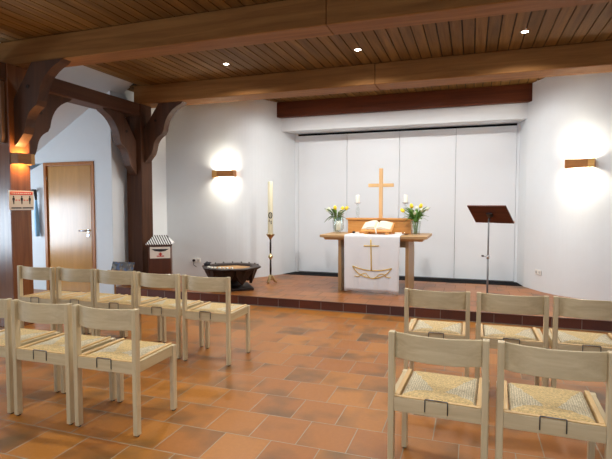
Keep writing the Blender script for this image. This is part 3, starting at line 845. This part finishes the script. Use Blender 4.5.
# hurricane glass with candle
HX, HY = -2.03, 7.46
t = thing('lantern_glass', 'clear footed glass with a white candle inside, front left of altar table', 'glass', (HX, HY, AZ+.001))
bm = bmesh.new(); lathe(bm, [(0, 0), (.045, 0), (.05, .006), (.035, .02), (.065, .04), (.088, .085), (.088, .15), (.084, .24), (.090, .33), (.087, .33), (.081, .24), (.085, .15), (.085, .087), (.062, .044), (0, .036)], seg=32); obj('glass_body', bm, 'glass', t)
t = thing('pillar_candle', 'white candle inside the footed glass at front left of the altar', 'candle', (HX, HY, AZ+.001+.0475))
bm = bmesh.new(); lathe(bm, [(0, 0), (.036, 0), (.038, .004), (.038, .145), (.034, .152), (.01, .147), (0, .147)], seg=24); obj('wax', bm, 'wax', t)
bm = bmesh.new(); tube(bm, [(0, 0, .146), (.001, 0, .162)], .002, 6); obj('wick', bm, 'ink', t)
# small things
bm = bmesh.new(); lathe(bm, [(0, 0), (.024, 0), (.024, .024), (.018, .03), (0, .03)], seg=14)
tag(obj('small_jar', bm, 'ink', loc=(-1.775, 7.46, AZ+.0068)), 'small black pot on the altar table beside the shelf box, left', 'pot')
bm = bmesh.new(); lathe(bm, [(0, 0), (.03, 0), (.034, .022), (.028, .024), (0, .02)], seg=16)
tag(obj('small_dish', bm, 'wax', loc=(-1.70, 7.40, AZ+.0068)), 'small white dish left of the open book', 'dish')
bm = bmesh.new(); box(bm, -.05, .05, -.03, .03, 0, .028, .006)
tag(obj('white_box', bm, 'wax', loc=(-1.06, 7.38, AZ+.0068)), 'small white flat box right of the open book', 'box')
bm = bmesh.new(); lathe(bm, [(0, 0), (.02, 0), (.022, .006), (.055, .016), (.056, .02), (.02, .012), (0, .011)], seg=20)
tag(obj('silver_dish', bm, 'steel', loc=(-.935, 7.36, AZ+.002)), 'small silver dish between the white box and the right tulip vase', 'dish')

# ------------------------------------------------------------------ lectern
LX, LY = .216, 6.9
t = thing('lectern', 'lectern with dark brown tilted board on a thin metal pole', 'lectern', (LX, LY, DZ), radians(-31))
bm = bmesh.new(); lathe(bm, [(0, 0), (.14, 0), (.14, .008), (.03, .018), (0, .018)], seg=32); obj('base', bm, 'darksteel', t)
bm = bmesh.new(); tube(bm, [(0, 0, .018), (0, 0, .62)], .0135, 12); tube(bm, [(0, 0, .62), (0, 0, 1.12)], .0105, 12); obj('pole', bm, 'polesteel', t)
bm = bmesh.new(); tube(bm, [(0, 0, .60), (0, 0, .645)], .019, 12); tube(bm, [(-.018, 0, .622), (-.065, 0, .63)], .005, 8)
obj('clamp', bm, 'steel', t)
bm = bmesh.new(); tube(bm, [(-.062, 0, .63), (-.09, 0, .632)], .012, 10); obj('clamp_knob', bm, 'ink', t, label='black clamp knob')
bm = bmesh.new(); box(bm, -.277, .277, -.165, .165, 0, .016, .003)
bm2 = Matrix.Translation((.0, .03, 1.195)) @ Matrix.Rotation(radians(-45), 4, 'X')
for v in bm.verts: v.co = bm2 @ v.co
obj('board', bm, 'lect', t)
bm = bmesh.new(); box(bm, -.277, .277, -.165, -.15, .017, .03, 0)
for v in bm.verts: v.co = bm2 @ Vector((v.co.x, -v.co.y-.36+.36, v.co.z))
obj('book_ledge', bm, 'honeyX', t)
bm = bmesh.new(); box(bm, -.04, .04, -.03, .03, -.02, -.001)
for v in bm.verts: v.co = bm2 @ v.co
tube(bm, [(0, -.0, 1.10), (0, .02, 1.15)], .016, 10)
obj('bracket', bm, 'darksteel', t)

# ------------------------------------------------------------------ paschal candle
t = thing('candle_stand', 'tall brass and black candle stand on the chancel floor, right of the carved basin', 'candle stand', (-3.215, 7.45, DZ))
bm = bmesh.new()
for k in range(3):
    a = k*2*pi/3+.5; c, s = cos(a), sin(a)
    tube(bm, [(c*.01, s*.01, .13), (c*.03, s*.03, .115), (c*.05, s*.05, .075), (c*.075, s*.075, .03), (c*.105, s*.105, .014)], [.02, .02, .02, .02, .014], 8)
lathe(bm, [(0, .04), (.03, .05), (.036, .09), (.02, .12), (.026, .135), (0, .14)], seg=16)
obj('claw_foot', bm, 'brass', t, label='brass three-legged foot')
bm = bmesh.new(); lathe(bm, [(0, .14), (.014, .14), (.018, .25), (.014, .40), (0, .40)], seg=14); lathe(bm, [(0, .50), (.014, .50), (.017, .62), (.014, .74), (0, .74)], seg=14); obj('column', bm, 'lacquer', t, label='black column')
bm = bmesh.new(); lathe(bm, [(0, .40), (.02, .402), (.022, .42), (.04, .435), (.044, .45), (.04, .465), (.022, .48), (.02, .498), (0, .50)], seg=18); obj('knob', bm, 'brass', t, label='brass knob')
bm = bmesh.new(); lathe(bm, [(0, .74), (.018, .742), (.03, .775), (.06, .80), (.072, .83), (.075, .835), (.07, .838), (.05, .825), (0, .82)], seg=24); obj('drip_pan', bm, 'brass', t)
PZ = DZ+.8265
t = thing('paschal_candle', 'tall cream church candle with a dark emblem, standing on the brass stand', 'candle', (-3.215, 7.45, PZ))
bm = bmesh.new(); lathe(bm, [(0, 0), (.042, 0), (.045, .006), (.043, .88), (.038, .892), (.01, .885), (0, .885)], seg=28); obj('wax', bm, 'waxold', t)
bm = bmesh.new(); tube(bm, [(0, 0, .884), (.002, 0, .90)], .002, 6); obj('wick', bm, 'ink', t)
fa = math.atan2(-7.45, 3.215)   # direction from candle towards the room
def oncandle(a, z, r=.0445): return Vector((cos(fa+a)*r, sin(fa+a)*r, z))
bm = bmesh.new()
tube(bm, [oncandle(.62*cos(k*2*pi/20), .325+.045*sin(k*2*pi/20)) for k in range(21)], .009, 8)
tube(bm, [oncandle(.0, .30), oncandle(0, .345)], .004, 6)
obj('emblem', bm, 'ink', t, label='dark ring emblem')
bm = bmesh.new()
tube(bm, [oncandle(-.62, .215), oncandle(-.42, .262), oncandle(-.22, .215)], .004, 6); tube(bm, [oncandle(-.52, .232), oncandle(-.32, .232)], .0035, 6)
om = [(.08, .18), (.22, .18), (.14, .20), (.16, .225), (.30, .235), (.44, .225), (.48, .20), (.38, .18), (.52, .18)]
tube(bm, [oncandle(a, z) for a, z in om], .004, 6)
obj('letters', bm, 'ink', t, label='dark letters alpha and omega')

# ------------------------------------------------------------------ carved basin
FX, FY = -3.61, 6.79
t = thing('carved_basin', 'dark carved wooden basin of sand on a square foot at the chancel edge', 'basin', (FX, FY, DZ), radians(35)); t.scale = (1, 1, .82)
bm = bmesh.new(); box(bm, -.31, .31, -.31, .31, 0, .045, .006); obj('base_plate', bm, 'darkwood', t)
bm = bmesh.new(); lathe(bm, [(0, .045), (.17, .045), (.14, .07), (.12, .13), (.17, .22), (.30, .32), (.36, .345), (0, .345)], seg=8, smooth=False, rot=pi/8); obj('pedestal', bm, 'darkwood', t)
bm = bmesh.new()
lathe(bm, [(.33, .20), (.37, .25), (.405, .345), (.415, .37), (.475, .405), (.485, .42), (.48, .432), (.36, .432), (.345, .415), (.34, .36), (.33, .30), (.33, .20)], seg=8, smooth=False, rot=pi/8)
obj('rim', bm, 'darkwood', t)
for k in range(8):
    a = k*pi/4+pi/8
    bm = bmesh.new()
    prof = [(-.15, .40), (.15, .40), (.145, .33), (.10, .24), (.05, .17), (0, .105), (-.05, .17), (-.10, .24), (-.145, .33)]
    rad = lambda z: .305+.33*(z-.10)
    fr = [bm.verts.new((cos(a)*(rad(z)+.03*(1-abs(u)/.15)), sin(a)*(rad(z)+.03*(1-abs(u)/.15)), z)) for u, z in prof]
    for v, (u, z) in zip(fr, prof): v.co += Vector((-sin(a), cos(a), 0))*u
    bk = [bm.verts.new(v.co-Vector((cos(a), sin(a), 0))*.045) for v in fr]
    n = len(prof); f1 = bm.faces.new(fr); f2 = bm.faces.new(bk[::-1])
    for i in range(n): bm.faces.new((fr[i], bk[i], bk[(i+1) % n], fr[(i+1) % n]))
    bmesh.ops.triangulate(bm, faces=[f1, f2])
    obj('carved_petal', bm, 'darkwood', t)
bm = bmesh.new(); lathe(bm, [(0, .36), (.338, .36), (.338, .39), (.2, .396), (0, .398)], seg=8, smooth=False, rot=pi/8)
obj('sand_fill', bm, 'sand', t, label='light brown sand filling')
for k in range(7):
    a = radians(0+k*20); bm = bmesh.new(); tube(bm, [(cos(a)*.43, sin(a)*.43, .432), (cos(a)*.43, sin(a)*.43, .457)], .010, 8); obj('peg', bm, 'ink', t)
bm = bmesh.new(); lathe(bm, [(0, 0), (.05, 0), (.055, .03), (.03, .035), (.028, .045), (.012, .05), (.012, .06), (0, .062)], seg=14)
tube(bm, [(.0, 0, .04), (.06, -.02, .05), (.085, -.02, .045)], .008, 6)
tag(obj('small_burner', bm, 'ink', loc=(FX-.41, FY-.05, DZ+.357)), 'small black lidded pot on the left rim of the carved basin', 'pot')
tl = None
for k, (dx, dy) in enumerate(((-.20, -.35), (-.14, -.37), (-.08, -.375), (.0, -.375), (.06, -.37), (.12, -.36), (.19, -.34))):
    if tl is None:
        tl = thing('tealight', 'small white tealight on the front rim of the carved basin', 'candle', (FX+dx, FY+dy, DZ+.3555), 0, 'tealights in the carved basin')
        bm = bmesh.new(); lathe(bm, [(0, 0), (.020, 0), (.021, .026), (.018, .026), (0, .024)], seg=14); obj('wax', bm, 'wax', tl)
        bm = bmesh.new(); tube(bm, [(0, 0, .0235), (.001, 0, .034)], .0014, 6); obj('wick', bm, 'ink', tl)
    else: copy_thing(tl, (FX+dx, FY+dy, DZ+.3555), 0, tl['label'])

# ------------------------------------------------------------------ collection box
t = thing('collection_box', 'dark wooden cabinet with striped peaked lid and white card, beside the far post', 'box', (-4.80, 6.60, DZ), radians(30))
bm = bmesh.new(); box(bm, -.175, .175, -.15, .10, 0, .665, .006); obj('cabinet', bm, 'mahog', t)
bm = bmesh.new(); box(bm, -.19, .19, -.165, .115, .6655, .685, .003); obj('cornice', bm, 'mahog', t)
bm = bmesh.new()
a = [bm.verts.new((x, y, .6855)) for x, y in ((-.20, -.175), (.20, -.175), (.20, .12), (-.20, .12))]
m_ = [bm.verts.new((x, y, .70)) for x, y in ((-.215, -.185), (.21, -.185), (.21, .13), (-.215, .13))]
b = [bm.verts.new((x, y, .835)) for x, y in ((-.10, -.05), (.10, -.05), (.10, .01), (-.10, .01))]
bm.faces.new(a[::-1]); bm.faces.new(b)
for p, q in ((a, m_), (m_, b)):
    for k in range(4): bm.faces.new((p[k], p[(k+1) % 4], q[(k+1) % 4], q[k]))
obj('striped_lid', bm, 'roofstripe', t, label='white lid with dark slanting stripes')
bm = bmesh.new(); box(bm, -.15, .165, -.156, -.1505, .47, .655); obj('card', bm, 'signwhite', t, label='white card')
bm = bmesh.new()
pts = [(-.125, .62), (.145, .62), (.09, .588), (.01, .576), (-.07, .588)]
prism(bm, pts, lambda p: (p[0], -.1585, p[1]), lambda p: (p[0], -.1562, p[1])); obj('card_drawing', bm, 'ink', t)
bm = bmesh.new(); box(bm, .0, .025, -.1585, -.1562, .515, .565); box(bm, -.045, .07, -.1583, -.1562, .498, .514); box(bm, -.015, .04, -.1582, -.1562, .53, .548); obj('card_print', bm, 'red', t)
# leaflet table by the post
t = thing('leaflet_stand', 'small leaflet rack of coloured prints standing left of the far post', 'rack', (-5.10, 6.02, 0))
for s in (-1, 1):
    bm = bmesh.new(); tube(bm, [(s*.17, .05, .012), (s*.17, .05, .41)], .013, 8); tube(bm, [(s*.17, -.13, .012), (s*.17, .12, .012)], .012, 8)
    obj('leg', bm, 'oakZ', t)
bm = bmesh.new(); box(bm, -.21, .21, -.06, .10, .41, .425, .003); box(bm, -.21, .21, -.065, -.055, .41, .45); obj('shelf', bm, 'oakX', t)
bm = bmesh.new()
for i in range(4):
    box(bm, -.205+i*.104, -.205+i*.104+.098, .0, .012, .427, .57)
for v in bm.verts: v.co.y += (v.co.z-.427)*.35
obj('leaflets', bm, 'leaflets', t)

# sockets
def socket(name, label, loc, n, plug=False):
    t = thing(name, label, 'socket', loc)
    for k in range(n):
        bm = bmesh.new(); box(bm, k*.082-.04, k*.082+.04, -.012, 0, -.04, .04, .004); fr = obj('cover_plate', bm, 'whiteplastic', t)
        bm = bmesh.new(); tube(bm, [(k*.082, -.0125, 0), (k*.082, -.016, 0)], .022, 16); obj('socket_well', bm, plain('socket_grey', srgb(196, 196, 192), .5), fr)
    if plug:
        bm = bmesh.new(); tube(bm, [(0, -.0165, 0), (0, -.05, 0)], .022, 12); tube(bm, [(0, -.04, -.01), (.0, -.045, -.08), (.05, -.03, -.12)], .005, 6); obj('plug', bm, 'ink', t, label='black plug')
socket('wall_socket', 'white wall socket with black plug left of the carved basin', (-4.85, 7.7, .43), 2, True)
bm = None
dr = Vector((1.175-.815, 7.7-8.47, 0)).normalized()
ang = math.atan2(dr.y, dr.x)
t = thing('wall_socket', 'white double wall socket low on the slanted wall right of the lectern', 'socket', (.985-.0, 8.106, .42), ang)
for k in range(2):
    bm = bmesh.new(); box(bm, k*.082-.08, k*.082, -.010, -.0005, -.04, .04, .004); fr = obj('cover_plate', bm, 'whiteplastic', t)
    bm = bmesh.new(); tube(bm, [(k*.082-.04, -.0105, 0), (k*.082-.04, -.014, 0)], .022, 16); obj('socket_well', bm, plain('socket_grey', srgb(190, 190, 186), .5), fr)

# ------------------------------------------------------------------ distancing sign on the post
t = thing('distance_sign', 'white sign with red header and three black figures on the left edge post', 'sign', (PX+.1505, 4.29, 1.52), pi/2)
bm = bmesh.new(); box(bm, -.165, .165, -.006, 0, -.125, .105); obj('board', bm, 'signwhite', t)
bm = bmesh.new(); box(bm, -.150, .150, -.0075, -.0062, .055, .092); obj('header', bm, 'signred', t, label='red header band')
bm = bmesh.new()
rr = random.Random(3); x = -.135
while x < .13:
    w = rr.uniform(.012, .03); box(bm, x, x+w, -.0085, -.0077, .068, .079); x += w+.008
obj('lettering', bm, 'signwhite', t, label='small pale lettering')
for cx in (-.108, 0, .108):
    bm = bmesh.new()
    pts = [(-.007, -.055), (-.002, -.055), (0, -.012), (.002, -.055), (.007, -.055), (.009, -.005), (.011, -.012), (.016, -.012), (.014, .016), (.009, .024), (-.009, .024), (-.014, .016), (-.016, -.012), (-.011, -.012), (-.009, -.005)]
    pts = [(px_*1.0, pz) for px_, pz in pts]
    fs = prism(bm, pts, lambda p: (cx+p[0], -.0078, p[1]), lambda p: (cx+p[0], -.0062, p[1]))
    bmesh.ops.triangulate(bm, faces=fs[:2])
    tube(bm, [(cx, -.0062, .034), (cx, -.0078, .034)], .009, 14)
    obj('figure', bm, 'ink', t)
bm = bmesh.new()
for cx in (-.054, .054):
    box(bm, cx-.022, cx+.022, -.0076, -.0062, -.010, -.005)
    for s in (-1, 1):
        prism(bm, [(0, .012), (s*.014, 0), (0, -.012)], lambda p: (cx+s*.018+p[0], -.0077, p[1]-.0075), lambda p: (cx+s*.018+p[0], -.0062, p[1]-.0075))
obj('arrow', bm, 'signred', t, label='red double arrow')
bm = bmesh.new(); box(bm, -.140, -.006, -.0076, -.0062, -.107, -.092); box(bm, .006, .150, -.0076, -.0062, -.107, -.092); obj('footer', bm, 'ink', t, label='black footer bar')

# ------------------------------------------------------------------ light, sky, camera
def daylight(loc, rot, sx, sy, e, col=(.72, .86, 1)):
    ld = bpy.data.lights.new('daylight', 'AREA'); ld.shape = 'RECTANGLE'; ld.size = sx; ld.size_y = sy; ld.energy = e; ld.color = col
    lo = bpy.data.objects.new('daylight', ld); COL.objects.link(lo); lo.location = loc; lo.rotation_euler = rot
for h0, h1, v0, v1 in LW: daylight((XA-.2, (h0+h1)/2, (v0+v1)/2), (0, -pi/2, 0), v1-v0, h1-h0, 80)
for h0, h1, v0, v1 in FW: daylight(((h0+h1)/2, YB-.2, (v0+v1)/2), (pi/2, 0, 0), h1-h0, v1-v0, 38)
w = bpy.data.worlds.new('World'); S.world = w; w.use_nodes = True
nt = w.node_tree; bg = nt.nodes['Background']
sky = nt.nodes.new('ShaderNodeTexSky'); sky.sky_type = 'HOSEK_WILKIE'; sky.turbidity = 4
nt.links.new(sky.outputs[0], bg.inputs[0]); bg.inputs[1].default_value = .6

cd = bpy.data.cameras.new('Camera'); cam = bpy.data.objects.new('Camera', cd); COL.objects.link(cam)
cam.location = (0, 0, 1.455); cam.rotation_euler = (radians(90-2.928), 0, radians(19.09))
cd.sensor_width = 36; cd.lens = 479/612*36; cd.clip_start = .05
S.camera = cam
S.view_settings.view_transform = 'Standard'; S.view_settings.look = 'None'
S.view_settings.gamma = 1; S.view_settings.use_curve_mapping = False
S.view_settings.exposure = .06
